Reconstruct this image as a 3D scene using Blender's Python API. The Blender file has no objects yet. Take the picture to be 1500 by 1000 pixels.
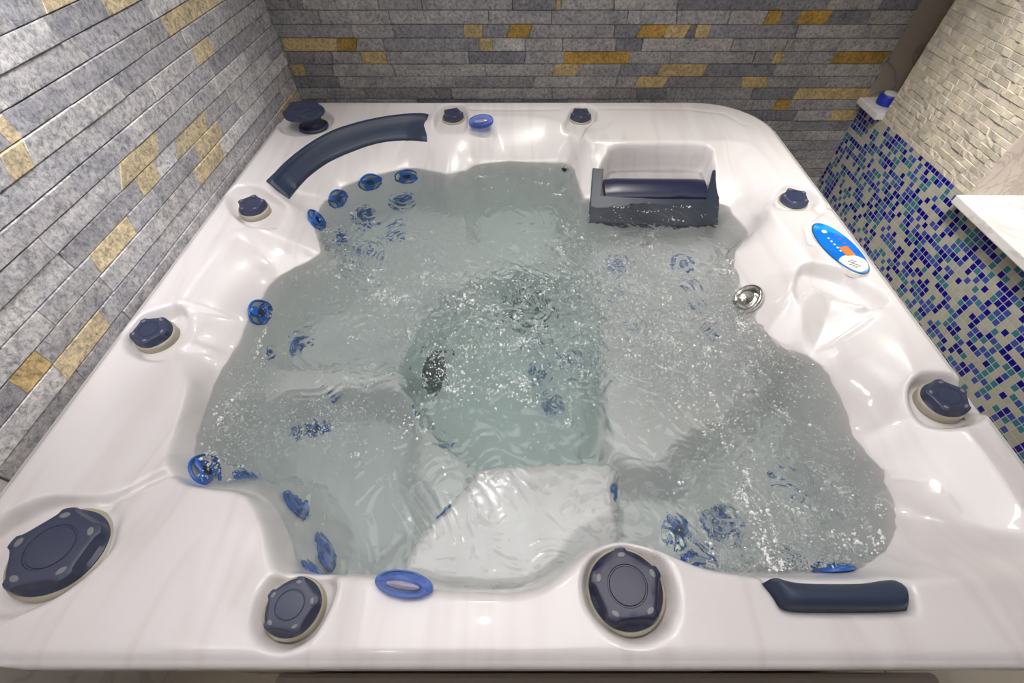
import bpy, bmesh, math, random
import numpy as np
from mathutils import Vector, Matrix, Quaternion
random.seed(7); RNG = np.random.default_rng(7)
C = bpy.context.scene.collection
ZR = 0.90                     # height of the tub rim above the floor
PITCH = math.atan2(798., 644.); FL = 644.; HC = 0.925; CX = 768.
ZW = -0.13                    # still-water level relative to the rim
FW = np.array([0, math.cos(PITCH), -math.sin(PITCH)]); UP = np.array([0, math.sin(PITCH), math.cos(PITCH)])

def ray(x, y):
    return FW*FL + np.array([1., 0, 0])*(x-CX) + UP*(500-y)
def W(x, y, z=0.):            # photo pixel -> point at height z (rim-relative)
    d = ray(x, y); t = (z-HC)/d[2]
    return d*t + np.array([0, 0, HC])
def WP(pts, z=0.):
    return [tuple(W(p[0], p[1], p[2] if len(p) > 2 else z)) for p in pts]
def WXp(x, y, X):
    d = ray(x, y); t = X/d[0]; return d*t + np.array([0, 0, HC])
def WYp(x, y, Y):
    d = ray(x, y); t = Y/d[1]; return d*t + np.array([0, 0, HC])

# ------------------------------------------------------------------ object helpers
def link(name, me, mat=None, parent=None):
    o = bpy.data.objects.new(name, me); C.objects.link(o)
    if mat is not None:
        for m in (mat if isinstance(mat, (list, tuple)) else [mat]): me.materials.append(m)
    if parent is not None: o.parent = parent
    return o
def mesh_obj(name, verts, faces, mat=None, parent=None, smooth=True, mats=None):
    me = bpy.data.meshes.new(name); me.from_pydata([tuple(map(float, v)) for v in verts], [], faces)
    if smooth: me.polygons.foreach_set('use_smooth', [True]*len(me.polygons))
    if mats is not None: me.polygons.foreach_set('material_index', mats)
    me.update()
    return link(name, me, mat, parent)
def bm_obj(name, bm, mat=None, parent=None, smooth=True, angle=None):
    bmesh.ops.recalc_face_normals(bm, faces=bm.faces)
    me = bpy.data.meshes.new(name); bm.to_mesh(me); bm.free()
    if smooth:
        me.polygons.foreach_set('use_smooth', [True]*len(me.polygons))
        if angle: me.set_sharp_from_angle(angle=math.radians(angle))
    return link(name, me, mat, parent)
def tag(o, label=None, cat=None, group=None, kind=None):
    if label: o['label'] = label
    if cat: o['category'] = cat
    if group: o['group'] = group
    if kind: o['kind'] = kind
    return o
def add_box(bm, lo, hi, bevel=0, seg=2, M=None):
    r = bmesh.ops.create_cube(bm, size=1)
    vs = r['verts']
    for v in vs:
        for k in range(3): v.co[k] = lo[k] if v.co[k] < 0 else hi[k]
    if bevel:
        es = list({e for v in vs for e in v.link_edges})
        rr = bmesh.ops.bevel(bm, geom=es, offset=bevel, segments=seg, affect='EDGES', profile=.5)
        vs = list({v for f in rr['faces'] for v in f.verts} | {v for v in vs if v.is_valid})
    if M is not None: bmesh.ops.transform(bm, matrix=M, verts=vs)
def lathe(bm, prof, n=48, fn=None, cap=True):
    """prof: list of (r, z); fn(k, ang, r, z)->(r, z) modulates; closes at the axis when r==0"""
    rings = []
    for k, (r, z) in enumerate(prof):
        if r <= 1e-6:
            rings.append([bm.verts.new((0, 0, z))]); continue
        ring = []
        for i in range(n):
            a = 2*math.pi*i/n
            rr, zz = fn(k, a, r, z) if fn else (r, z)
            ring.append(bm.verts.new((rr*math.cos(a), rr*math.sin(a), zz)))
        rings.append(ring)
    for A, B in zip(rings, rings[1:]):
        for i in range(n):
            j = (i+1) % n
            if len(A) == 1 and len(B) == 1: continue
            if len(A) == 1: bm.faces.new((A[0], B[i], B[j]))
            elif len(B) == 1: bm.faces.new((A[i], A[j], B[0]))
            else: bm.faces.new((A[i], A[j], B[j], B[i]))

# ------------------------------------------------------------------ materials
def mat_new(name):
    m = bpy.data.materials.new(name); m.use_nodes = True
    nt = m.node_tree; b = nt.nodes['Principled BSDF']
    return m, nt, b
def N(nt, t, **kw):
    n = nt.nodes.new(t)
    for k, v in kw.items(): setattr(n, k, v)
    return n
def simple(name, col, rough=.4, metal=0, **kw):
    m, nt, b = mat_new(name)
    b.inputs['Base Color'].default_value = (*col, 1); b.inputs['Roughness'].default_value = rough
    b.inputs['Metallic'].default_value = metal
    for k, v in kw.items(): b.inputs[k].default_value = v
    return m
def bumpify(m, scale, strength, dist=.001, detail=4):
    nt = m.node_tree; b = nt.nodes['Principled BSDF']
    tc = N(nt, 'ShaderNodeTexCoord'); no = N(nt, 'ShaderNodeTexNoise'); bu = N(nt, 'ShaderNodeBump')
    no.inputs['Scale'].default_value = scale; no.inputs['Detail'].default_value = detail
    bu.inputs['Strength'].default_value = strength; bu.inputs['Distance'].default_value = dist
    nt.links.new(tc.outputs['Object'], no.inputs['Vector']); nt.links.new(no.outputs['Fac'], bu.inputs['Height'])
    nt.links.new(bu.outputs['Normal'], b.inputs['Normal'])
    return m
def ramp(nt, stops, interp='LINEAR'):
    r = N(nt, 'ShaderNodeValToRGB'); r.color_ramp.interpolation = interp
    els = r.color_ramp.elements
    while len(els) < len(stops): els.new(.5)
    for e, (p, c) in zip(els, stops): e.position = p; e.color = (*c, 1)
    return r

def make_shell_mat():
    m, nt, b = mat_new('acrylic_marble')
    tc = N(nt, 'ShaderNodeTexCoord'); mp = N(nt, 'ShaderNodeMapping')
    mp.inputs['Rotation'].default_value = (0, 0, math.radians(-22)); mp.inputs['Scale'].default_value = (3.6, .45, 1.2)
    n1 = N(nt, 'ShaderNodeTexNoise'); n1.inputs['Scale'].default_value = 2.2; n1.inputs['Detail'].default_value = 2.5; n1.inputs['Distortion'].default_value = .35
    r = ramp(nt, [(.0, (.765, .735, .732)), (.42, (.765, .735, .732)), (.49, (.715, .68, .675)), (.54, (.765, .735, .732)), (1, (.79, .765, .765))])
    nt.links.new(tc.outputs['Object'], mp.inputs['Vector']); nt.links.new(mp.outputs['Vector'], n1.inputs['Vector'])
    nt.links.new(n1.outputs['Fac'], r.inputs['Fac']); nt.links.new(r.outputs['Color'], b.inputs['Base Color'])
    b.inputs['Roughness'].default_value = .26; b.inputs['Coat Weight'].default_value = .6; b.inputs['Coat Roughness'].default_value = .03
    return m
def make_stone_mat(name='split_stone', soft=0.):
    m, nt, b = mat_new(name)
    at = N(nt, 'ShaderNodeAttribute', attribute_name='tone')
    tc = N(nt, 'ShaderNodeTexCoord')
    n1 = N(nt, 'ShaderNodeTexNoise'); n1.inputs['Scale'].default_value = 75; n1.inputs['Detail'].default_value = 6; n1.inputs['Roughness'].default_value = .75; n1.inputs['Distortion'].default_value = .4
    n2 = N(nt, 'ShaderNodeTexNoise'); n2.inputs['Scale'].default_value = 14; n2.inputs['Detail'].default_value = 4
    r1 = ramp(nt, [(.34, (.38, .38, .41)), (.46, (.80, .80, .82)), (.54, (1.05, 1.05, 1.04)), (.68, (1.35, 1.33, 1.30))])
    r2 = ramp(nt, [(.3, (.80, .80, .83)), (.6, (1.1, 1.08, 1.06))])
    for n in (n1, n2): nt.links.new(tc.outputs['Object'], n.inputs['Vector'])
    nt.links.new(n1.outputs['Fac'], r1.inputs['Fac']); nt.links.new(n2.outputs['Fac'], r2.inputs['Fac'])
    m1 = N(nt, 'ShaderNodeMix', data_type='RGBA', blend_type='MULTIPLY'); m1.inputs[0].default_value = 1-soft
    m2 = N(nt, 'ShaderNodeMix', data_type='RGBA', blend_type='MULTIPLY'); m2.inputs[0].default_value = 1
    nt.links.new(at.outputs['Color'], m1.inputs[6]); nt.links.new(r1.outputs['Color'], m1.inputs[7])
    nt.links.new(m1.outputs[2], m2.inputs[6]); nt.links.new(r2.outputs['Color'], m2.inputs[7])
    nt.links.new(m2.outputs[2], b.inputs['Base Color'])
    mu = N(nt, 'ShaderNodeTexMusgrave') if False else N(nt, 'ShaderNodeTexNoise')
    mu.inputs['Scale'].default_value = 55; mu.inputs['Detail'].default_value = 8; mu.inputs['Roughness'].default_value = .7; mu.inputs['Distortion'].default_value = .6
    nt.links.new(tc.outputs['Object'], mu.inputs['Vector'])
    bu = N(nt, 'ShaderNodeBump'); bu.inputs['Strength'].default_value = .9-.45*soft; bu.inputs['Distance'].default_value = .006
    nt.links.new(mu.outputs['Fac'], bu.inputs['Height']); nt.links.new(bu.outputs['Normal'], b.inputs['Normal'])
    b.inputs['Roughness'].default_value = .62
    return m
def make_mosaic_mat():
    m, nt, b = mat_new('glass_mosaic')
    tc = N(nt, 'ShaderNodeTexCoord')
    dv = N(nt, 'ShaderNodeVectorMath', operation='SCALE'); dv.inputs['Scale'].default_value = 1/.0247
    fl = N(nt, 'ShaderNodeVectorMath', operation='FLOOR'); fr = N(nt, 'ShaderNodeVectorMath', operation='FRACTION')
    nt.links.new(tc.outputs['Object'], dv.inputs[0]); nt.links.new(dv.outputs[0], fl.inputs[0]); nt.links.new(dv.outputs[0], fr.inputs[0])
    # only y, z matter
    sx = N(nt, 'ShaderNodeSeparateXYZ'); nt.links.new(fl.outputs[0], sx.inputs[0])
    cb = N(nt, 'ShaderNodeCombineXYZ'); nt.links.new(sx.outputs['Y'], cb.inputs['X']); nt.links.new(sx.outputs['Z'], cb.inputs['Y'])
    wn = N(nt, 'ShaderNodeTexWhiteNoise', noise_dimensions='3D'); nt.links.new(cb.outputs[0], wn.inputs['Vector'])
    r = ramp(nt, [(0, (.006, .006, .21)), (.22, (.045, .085, .34)), (.42, (.045, .20, .235)), (.60, (.47, .46, .35)), (.8, (.42, .42, .33))], 'CONSTANT')
    nt.links.new(wn.outputs['Value'], r.inputs['Fac'])
    sf = N(nt, 'ShaderNodeSeparateXYZ'); nt.links.new(fr.outputs[0], sf.inputs[0])
    def edge(sock):
        a = N(nt, 'ShaderNodeMath', operation='SUBTRACT'); a.inputs[1].default_value = .5; nt.links.new(sock, a.inputs[0])
        c = N(nt, 'ShaderNodeMath', operation='ABSOLUTE'); nt.links.new(a.outputs[0], c.inputs[0]); return c.outputs[0]
    mx = N(nt, 'ShaderNodeMath', operation='MAXIMUM'); nt.links.new(edge(sf.outputs['Y']), mx.inputs[0]); nt.links.new(edge(sf.outputs['Z']), mx.inputs[1])
    gr = N(nt, 'ShaderNodeMapRange'); gr.inputs['From Min'].default_value = .425; gr.inputs['From Max'].default_value = .45
    nt.links.new(mx.outputs[0], gr.inputs['Value'])
    mi = N(nt, 'ShaderNodeMix', data_type='RGBA'); nt.links.new(gr.outputs[0], mi.inputs[0]); nt.links.new(r.outputs['Color'], mi.inputs[6]); mi.inputs[7].default_value = (.47, .45, .47, 1)
    nt.links.new(mi.outputs[2], b.inputs['Base Color'])
    ro = N(nt, 'ShaderNodeMapRange'); ro.inputs['To Min'].default_value = .22; ro.inputs['To Max'].default_value = .8
    nt.links.new(gr.outputs[0], ro.inputs['Value']); nt.links.new(ro.outputs[0], b.inputs['Roughness'])
    bu = N(nt, 'ShaderNodeBump', invert=True); bu.inputs['Strength'].default_value = .6; bu.inputs['Distance'].default_value = .0015
    nt.links.new(gr.outputs[0], bu.inputs['Height']); nt.links.new(bu.outputs['Normal'], b.inputs['Normal'])
    return m
def make_marble_mat(name, c1, c2, rough=.18, scale=3.):
    m, nt, b = mat_new(name)
    tc = N(nt, 'ShaderNodeTexCoord'); n1 = N(nt, 'ShaderNodeTexNoise'); n1.inputs['Scale'].default_value = scale; n1.inputs['Detail'].default_value = 7; n1.inputs['Distortion'].default_value = 1.6
    r = ramp(nt, [(.3, c1), (.47, c1), (.5, c2), (.54, c1), (.8, tuple(min(1, v*1.08) for v in c1))])
    nt.links.new(tc.outputs['Object'], n1.inputs['Vector']); nt.links.new(n1.outputs['Fac'], r.inputs['Fac']); nt.links.new(r.outputs['Color'], b.inputs['Base Color'])
    b.inputs['Roughness'].default_value = rough
    return m
def make_tile_mat():
    m, nt, b = mat_new('floor_tiles')
    tc = N(nt, 'ShaderNodeTexCoord'); br = N(nt, 'ShaderNodeTexBrick')
    br.offset = 0; br.inputs['Scale'].default_value = 1; br.inputs['Brick Width'].default_value = .6; br.inputs['Row Height'].default_value = .6
    br.inputs['Mortar Size'].default_value = .004; br.inputs['Color1'].default_value = (.74, .67, .55, 1); br.inputs['Color2'].default_value = (.72, .65, .54, 1); br.inputs['Mortar'].default_value = (.3, .27, .23, 1)
    nt.links.new(tc.outputs['Object'], br.inputs['Vector']); nt.links.new(br.outputs['Color'], b.inputs['Base Color'])
    b.inputs['Roughness'].default_value = .25
    return m
def make_water_mat():
    m = bpy.data.materials.new('spa_water'); m.use_nodes = True; nt = m.node_tree
    for n in list(nt.nodes): nt.nodes.remove(n)
    out = N(nt, 'ShaderNodeOutputMaterial'); g = N(nt, 'ShaderNodeBsdfGlass')
    g.inputs['IOR'].default_value = 1.333; g.inputs['Roughness'].default_value = 0.0; g.inputs['Color'].default_value = (1, 1, 1, 1)
    tc = N(nt, 'ShaderNodeTexCoord'); at = N(nt, 'ShaderNodeAttribute', attribute_name='chop')
    n1 = N(nt, 'ShaderNodeTexNoise'); n1.inputs['Scale'].default_value = 62; n1.inputs['Detail'].default_value = 3; n1.inputs['Distortion'].default_value = .7
    bu = N(nt, 'ShaderNodeBump'); bu.inputs['Distance'].default_value = .004
    nt.links.new(tc.outputs['Object'], n1.inputs['Vector']); nt.links.new(n1.outputs['Fac'], bu.inputs['Height'])
    nt.links.new(at.outputs['Fac'], bu.inputs['Strength']); nt.links.new(bu.outputs['Normal'], g.inputs['Normal'])
    va = N(nt, 'ShaderNodeVolumeAbsorption'); va.inputs['Color'].default_value = (.30, .88, .81, 1); va.inputs['Density'].default_value = WATER_DENS
    nt.links.new(g.outputs[0], out.inputs['Surface']); vs = N(nt, 'ShaderNodeVolumeScatter'); vs.inputs['Color'].default_value = (.93, .97, .97, 1); vs.inputs['Density'].default_value = WATER_SCAT; vs.inputs['Anisotropy'].default_value = .3
    ad = N(nt, 'ShaderNodeAddShader'); nt.links.new(va.outputs[0], ad.inputs[0]); nt.links.new(vs.outputs[0], ad.inputs[1])
    nt.links.new(ad.outputs[0], out.inputs['Volume'])
    return m
WATER_DENS = .36; WATER_SCAT = .45
M = {}
M['shell'] = make_shell_mat(); M['stone'] = make_stone_mat(); M['cream_stone'] = make_stone_mat('cream_split_stone', .8); M['mosaic'] = make_mosaic_mat()
M['white_marble'] = make_marble_mat('white_marble', (.80, .775, .75), (.66, .63, .60))
M['pink_marble'] = make_marble_mat('pink_marble', (.66, .57, .50), (.50, .42, .36), .3, 6)
M['tan_marble'] = make_marble_mat('tan_marble', (.36, .31, .25), (.24, .20, .16), .35, 3)
M['navy'] = bumpify(simple('navy_plastic', (.040, .050, .098), .36), 900, .12, .0004)
M['navy_gloss'] = simple('navy_gloss', (.018, .022, .060), .3)
M['pillow'] = bumpify(simple('navy_foam', (.028, .043, .082), .42), 260, .15, .0005)
M['frame'] = bumpify(simple('navy_frame', (.016, .026, .050), .4), 260, .1, .0005)
M['lens_insert'] = simple('lens_insert', (.30, .28, .40), .15)
M['slot'] = simple('grey_inlay', (.20, .20, .22), .35)
M['ring'] = simple('cream_ring', (.42, .39, .30), .35)
M['jet_blue'] = simple('jet_blue', (.010, .11, .46), .12, **{'Coat Weight': .6})
M['jet_dark'] = simple('jet_dark_blue', (.006, .02, .07), .2)
M['jet_steel'] = simple('jet_steel', (.52, .52, .44), .28, .85)
M['chrome'] = simple('chrome', (.72, .71, .66), .12, 1)
M['suction'] = simple('suction_navy', (.006, .010, .020), .35)
M['lcd'] = simple('orange_display', (.85, .22, .04), .25, **{'Emission Color': (1, .25, .03, 1), 'Emission Strength': .25})
M['white'] = simple('white_print', (.78, .76, .74), .35)
M['grey_print'] = simple('grey_print', (.25, .27, .33), .4)
M['violet_print'] = simple('violet_print', (.16, .10, .55), .4)
M['lens'] = simple('blue_lens', (.22, .36, .90), .08, **{'Transmission Weight': .85, 'IOR': 1.3})
M['lens_core'] = simple('blue_lens_core', (.30, .36, .62), .2)
M['lid_blue'] = simple('blue_lid', (.012, .035, .40), .3)
M['step'] = simple('taupe_panel', (.40, .345, .30), .5)
M['ceiling'] = simple('ceiling_paint', (.55, .54, .53), .8)
M['water'] = make_water_mat()
M['foam'] = simple('foam_white', (.93, .94, .94), .15)

# ------------------------------------------------------------------ curves / distance fields
def catmull(pts, k=6, closed=True):
    P = np.array(pts, float); n = len(P); out = []
    rng = range(n) if closed else range(n-1)
    for i in rng:
        if closed: p0, p1, p2, p3 = P[(i-1) % n], P[i], P[(i+1) % n], P[(i+2) % n]
        else: p0, p1, p2, p3 = P[max(i-1, 0)], P[i], P[i+1], P[min(i+2, n-1)]
        for j in range(k):
            t = j/k
            # centripetal-ish damping: blend with the straight chord so corners stay tight
            cr = .5*((2*p1)+(-p0+p2)*t+(2*p0-5*p1+4*p2-p3)*t*t+(-p0+3*p1-3*p2+p3)*t**3)
            out.append(cr)
    if not closed: out.append(P[-1])
    return np.array(out)
def sdf(poly, X, Y, vals=None):
    """signed distance (inside +) to a closed polygon, optional interpolation of vals at the nearest point"""
    P = np.asarray(poly)[:, :2]; n = len(P)
    best = np.full(X.shape, 1e9); ins = np.zeros(X.shape, bool); out = np.zeros(X.shape)
    for i in range(n):
        ax, ay = P[i]; bx, by = P[(i+1) % n]; dx, dy = bx-ax, by-ay; L = dx*dx+dy*dy+1e-12
        t = np.clip(((X-ax)*dx+(Y-ay)*dy)/L, 0, 1)
        d = (X-ax-t*dx)**2+(Y-ay-t*dy)**2
        if vals is not None:
            m = d < best; v = vals[i]+(vals[(i+1) % n]-vals[i])*t; out[m] = v[m]
        best = np.minimum(best, d)
        if ay != by:
            c = ((ay > Y) != (by > Y)) & (X < (bx-ax)*(Y-ay)/(by-ay)+ax); ins ^= c
    d = np.sqrt(best); d = np.where(ins, d, -d)
    return (d, out) if vals is not None else d
def smooth01(t): t = np.clip(t, 0, 1); return t*t*(3-2*t)
def gauss(Z, s):
    r = int(max(1, round(3*s))); k = np.exp(-.5*(np.arange(-r, r+1)/s)**2); k /= k.sum()
    for ax in (0, 1):
        P = np.pad(Z, [(r, r) if a == ax else (0, 0) for a in (0, 1)], mode='edge')
        Z = sum(k[i]*(P[i:i+Z.shape[0], :] if ax == 0 else P[:, i:i+Z.shape[1]]) for i in range(2*r+1))
    return Z

# ------------------------------------------------------------------ tub height field
ST = .005
xs = np.arange(-1.160, 1.1601, ST); ys = np.arange(-.005, 2.29, ST)
GX, GY = np.meshgrid(xs, ys, indexing='ij')
def round_rect(x0, y0, x1, y1, r):
    out = []
    for (cx, cy, a0, rr) in ((x1-r[1], y0+r[1], -90, r[1]), (x1-r[2], y1-r[2], 0, r[2]), (x0+r[3], y1-r[3], 90, r[3]), (x0+r[0], y0+r[0], 180, r[0])):
        for k in range(13):
            a = math.radians(a0+90*k/12); out.append((cx+rr*math.cos(a), cy+rr*math.sin(a)))
    return np.array(out)
OUT = round_rect(-1.122, .036, 1.116, 2.245, [.26, .22, .30, .14])
dO = sdf(OUT, GX, GY)
# rim edge contour A (photo x, y, height)
zi = -.012
A_px = [(630,163),(600,165),(560,170),(520,180),(480,194),(445,213),(415,236),(396,256),(384,270),
        (400,283,-.03),(422,300,-.045),(408,318,-.045),(380,332,-.03),(345,340,-.02),(318,362),(290,396),(262,436),(262,455,-.03),(258,490,-.04),(246,508,-.05),
        (262,538,-.06),(277,560,-.065),(276,585,-.065),(262,625,-.065),(248,660,-.06),(252,682,-.045),(262,704,-.04),(300,716,-.03),(355,722,-.03),(382,750,-.03),
        (396,795,-.03),(405,838,-.03),(437,838,-.02),(480,842,-.012),(548,846,-.012),(585,858,-.012),(645,865),(700,868),(765,868),(812,852,-.012),(855,815,-.012),(885,799,-.012),(918,793,-.012),(960,802,-.012),(1000,820),(1040,835),(1120,848),
        (1180,852,-.02),(1265,853,-.02),(1345,850,-.012),(1440,848),(1500,842),(1545,800),(1500,735),(1430,640),(1388,600),(1360,572),(1346,548),(1322,490),(1300,455),
        (1262,446,-.03),(1222,430,-.04),(1180,425,-.035),(1176,410,-.02),(1192,388),(1160,345),(1128,308),(1130,292,-.03),(1140,275,-.02),(1142,262),(1108,218),(1085,208),(1040,206),(900,206),(866,207),
        (856,196),(845,186,-.02),(825,182,-.02),(790,172),(720,170),(700,178),(683,184,-.02),(660,190,-.03),(638,188,-.03),(632,176)]
A3 = np.array([tuple(W(p[0], p[1], p[2] if len(p) > 2 else zi)) for p in A_px])
A3 = catmull(A3, 4); 
B_px = [(600,246),(640,252),(655,256),(680,250),(705,240),(760,237),(830,240),(845,262),(853,285),(866,294),(960,296),(1055,298),(1075,315),(1098,340),(1090,355),(1078,372),(1083,400),(1092,430),(1110,470),(1140,500),(1200,535),(1235,590),(1250,640),(1290,690),(1312,740),(1310,790),(1285,818),(1240,838)]
B2 = [tuple(W(x, y, ZW)[:2]) for x, y in B_px]
B2 += [(.50, .205), (.40, .215), (.33, .232), (.24, .262), (.19, .268), (.125, .245), (.06, .205), (-.01, .18), (-.10, .178), (-.19, .186), (-.29, .205), (-.37, .205), (-.44, .205)]
B2 += [tuple(W(x, y, ZW)[:2]) for x, y in [(437,828),(425,795),(400,745),(362,720),(300,716),(284,700),(281,670),(290,620),(302,585),(320,548),(345,510),(360,480),(378,445),(400,413),(430,394),(470,370),(464,345),(463,325),(470,303),(500,275),(545,258)]]
B2 = catmull(B2, 4)
dA, zA = sdf(A3, GX, GY, A3[:, 2])
dB = sdf(B2, GX, GY)
def gsdf(poly, pad=.06):
    P = np.asarray(poly); lo = P[:, :2].min(0)-pad; hi = P[:, :2].max(0)+pad
    i0, i1 = np.searchsorted(xs, [lo[0], hi[0]]); j0, j1 = np.searchsorted(ys, [lo[1], hi[1]])
    sl = (slice(max(i0, 0), i1), slice(max(j0, 0), j1))
    D = np.full(GX.shape, -1.); D[sl] = sdf(P, GX[sl], GY[sl]); return D
NRI = 1.333
def refr(x, y, z):            # photo pixel -> point at height z below the water surface
    d = ray(x, y); d = d/np.linalg.norm(d)
    t = (ZW-HC)/d[2]; p = d*t+np.array([0, 0, HC])
    c = -d[2]; r = 1/NRI; k = math.sqrt(1-r*r*(1-c*c)); d2 = d*r+np.array([0, 0, 1])*(r*c-k)
    t2 = (z-ZW)/d2[2]; return p+d2*t2, p, d2
def RP(px, z): return catmull([tuple(refr(x, y, z)[0][:2]) for x, y in px], 3)

# rim surface, sloping to the contour heights
u = np.clip(-dA/np.maximum(-dA+np.maximum(dO, 0), 1e-6), 0, 1)
Zrim = zA*(1-smooth01(u/.85))
Zrim = Zrim-.010*smooth01((.016-dO)/.004)                       # stepped outer lip
# above-water wall
t = np.clip(dA/np.maximum(dA-dB, 1e-6), 0, 1)
tt = t*.8+.2*t**2
Zwall = zA+(ZW-zA)*tt
# below-water floor
seat = np.full(GX.shape, -.43)
def lay(poly, z, soft, s=None):
    global seat
    w = smooth01((gsdf(poly, .25)+soft)/(2*soft)); seat = seat*(1-w)+z*w
lay(RP([(340,545),(480,530),(600,545),(600,600),(560,598),(480,590),(400,625),(330,650)], -.34), -.33, .05)
lay(RP([(400,625),(500,600),(600,606),(600,700),(620,760),(560,820),(480,805),(430,720)], -.44), -.50, .04)
lay(RP([(480,380),(580,330),(640,400),(610,470),(540,510),(440,490),(420,430)], -.42), -.47, .05)
lay(RP([(690,262),(840,258),(852,330),(850,385),(770,372),(690,335)], -.42), -.52, .035)
lay(RP([(872,330),(1080,330),(1110,480),(1150,520),(1110,600),(1010,660),(985,700),(900,690),(874,668)], -.33), -.31, .05)
lay(RP([(700,684),(885,676),(903,715),(910,790),(900,840),(760,880),(620,880),(585,830),(632,760),(690,700)], -.29), -.265, .014)
lay(RP([(690,412),(645,435),(612,490),(600,540),(612,590),(650,642),(715,678),(800,676),(866,668),(872,560),(871,480),(868,420),(835,392),(770,390)], -.42), -.74, .025)
wB = smooth01(dB/(.028+.057*smooth01((GY-.22)/.16)+.057*smooth01((-.55-GX)/.1)*(GY < .5)+.04*smooth01((GX-.38)/.1)*(GY < .4)))
Zbel = ZW+(seat-ZW)*wB**.9
Z = np.where(dA <= 0, Zrim, np.where(dB < 0, Zwall, Zbel))
def pocket(px, z, soft=.004, zp=-.01, sm=True, k=4):
    global Z
    P = WP(px, zp); P = catmull(P, k) if sm else np.array(P)
    d = gsdf(P); w = smooth01((d+soft)/(2*soft)); Z = np.where((w > 0) & (Z > z), Z*(1-w)+z*w, Z)
# recesses that hold the knobs
pocket([(338,283),(354,274),(385,275),(412,290),(424,303),(400,318),(372,324),(350,318),(338,303)], -.058)
pocket([(187,498),(191,482),(213,464),(252,446),(264,452),(260,490),(244,508),(210,517),(192,512)], -.058)
pocket([(378,872),(392,845),(432,836),(478,842),(486,862),(470,905),(452,932),(415,948),(385,932),(374,900)], -.058, k=5)
pocket([(862,836),(880,806),(918,794),(960,806),(978,838),(986,865),(982,900),(962,926),(935,936),(902,926),(872,898),(860,868)], -.062, k=5)
pocket([(-40,800),(0,768),(60,735),(100,728),(140,726),(165,745),(162,775),(150,810),(100,860),(40,892),(0,905),(-60,890),(-70,850)], -.035, k=5)
pocket([(410,186),(415,172),(432,163),(466,162),(482,168),(486,176),(474,190),(440,198),(418,196)], -.03)
pocket([(636,182),(640,166),(652,157),(668,155),(680,160),(684,172),(680,186),(660,192),(642,190)], -.04)
pocket([(826,184),(834,168),(846,158),(862,158),(872,164),(872,174),(860,182),(852,196),(838,192)], -.04)
pocket([(1138,290),(1144,276),(1158,270),(1180,276),(1194,290),(1190,304),(1165,306),(1145,302)], -.04)
pocket([(1345,556),(1362,548),(1400,556),(1430,575),(1440,598),(1428,616),(1395,618),(1366,606),(1348,580)], -.062)
pocket([(1178,386),(1192,384),(1240,398),(1286,428),(1296,444),(1272,442),(1225,425),(1196,414),(1182,424),(1172,408)], -.060)
pocket([(1120,846),(1165,849),(1265,850),(1290,846),(1316,846),(1332,858),(1337,888),(1325,894),(1160,895),(1146,886),(1136,870)], -.040)
# grooves
def groove(px, w, dep):
    global Z
    P = np.array(WP(px)); best = np.full(GX.shape, 9.)
    for a, b in zip(P, P[1:]):
        d = b-a; L = (d[:2]**2).sum(); s = np.clip(((GX-a[0])*d[0]+(GY-a[1])*d[1])/L, 0, 1)
        best = np.minimum(best, np.hypot(GX-a[0]-s*d[0], GY-a[1]-s*d[1]))
    Z = Z-dep*np.exp(-(best/w)**2)
groove([(246,668),(205,690),(160,718),(140,728)], .013, .020)
groove([(690,158),(820,158)], .008, .006)
groove([(1200,306),(1215,300)], .012, .010)
groove([(1190,352),(1184,332),(1190,318),(1206,308)], .010, .012)
groove([(874,158),(1010,160),(1060,166),(1092,182)], .006, .003)
# raised wavy spout lip under the waterfall recess
for k, (x, y) in enumerate([(1203,421),(1219,427),(1234,434),(1247,441),(1262,448)]):
    c = W(x, y, -.03); Z = Z+.022*np.exp(-(((GX-c[0])**2+(GY-c[1])**2)/.016**2))
# headrest niche at the back right
pocket([(876,262),(880,240),(892,226),(910,220),(1025,220),(1042,230),(1050,248),(1056,300),(868,300)], -.150, zp=-.04, soft=.006, k=5)
Z0 = Z.copy()
Z = gauss(Z, 1.25)
# extra-soft fillet of the big edges
Zs = gauss(Z, 3.2); far = smooth01((np.abs(dA)-.002)/.05)
Zg = gauss(Z, 2.6)
def height(x, y, F=None):
    F = Z if F is None else F
    fx = np.clip((x-xs[0])/ST, 0, len(xs)-1.001); fy = np.clip((y-ys[0])/ST, 0, len(ys)-1.001)
    i = int(fx); j = int(fy); a = fx-i; b = fy-j
    return F[i, j]*(1-a)*(1-b)+F[i+1, j]*a*(1-b)+F[i, j+1]*(1-a)*b+F[i+1, j+1]*a*b
def normal(x, y, F=None, e=.012):
    F = Zg if F is None else F
    n = np.array([-(height(x+e, y, F)-height(x-e, y, F))/(2*e), -(height(x, y+e, F)-height(x, y-e, F))/(2*e), 1.]); return n/np.linalg.norm(n)
def hit(x, y, under=True):    # point of the tub surface seen at a photo pixel
    d = ray(x, y); d = d/np.linalg.norm(d); p = np.array([0, 0, HC]); wet = False
    for _ in range(4000):
        q = p+d*.002
        if under and not wet and q[2] < ZW:
            _, p0, d = refr(x, y, -.5); p = p0; wet = True; continue
        if q[2] < height(q[0], q[1], Z): return q
        p = q
    return p

tub = bpy.data.objects.new('hot_tub', None); C.objects.link(tub); tub.location = (0, 1.14, 0)
tag(tub, 'large white marbled acrylic hot tub with navy knobs and headrests, full of water', 'hot tub')
TI = Matrix.Translation((0, -1.14, 0))
def child(o, par=None):
    """parent under the tub (coordinates were given in the world)"""
    o.parent = par or tub
    if par is None: o.matrix_parent_inverse = TI
    return o

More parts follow.
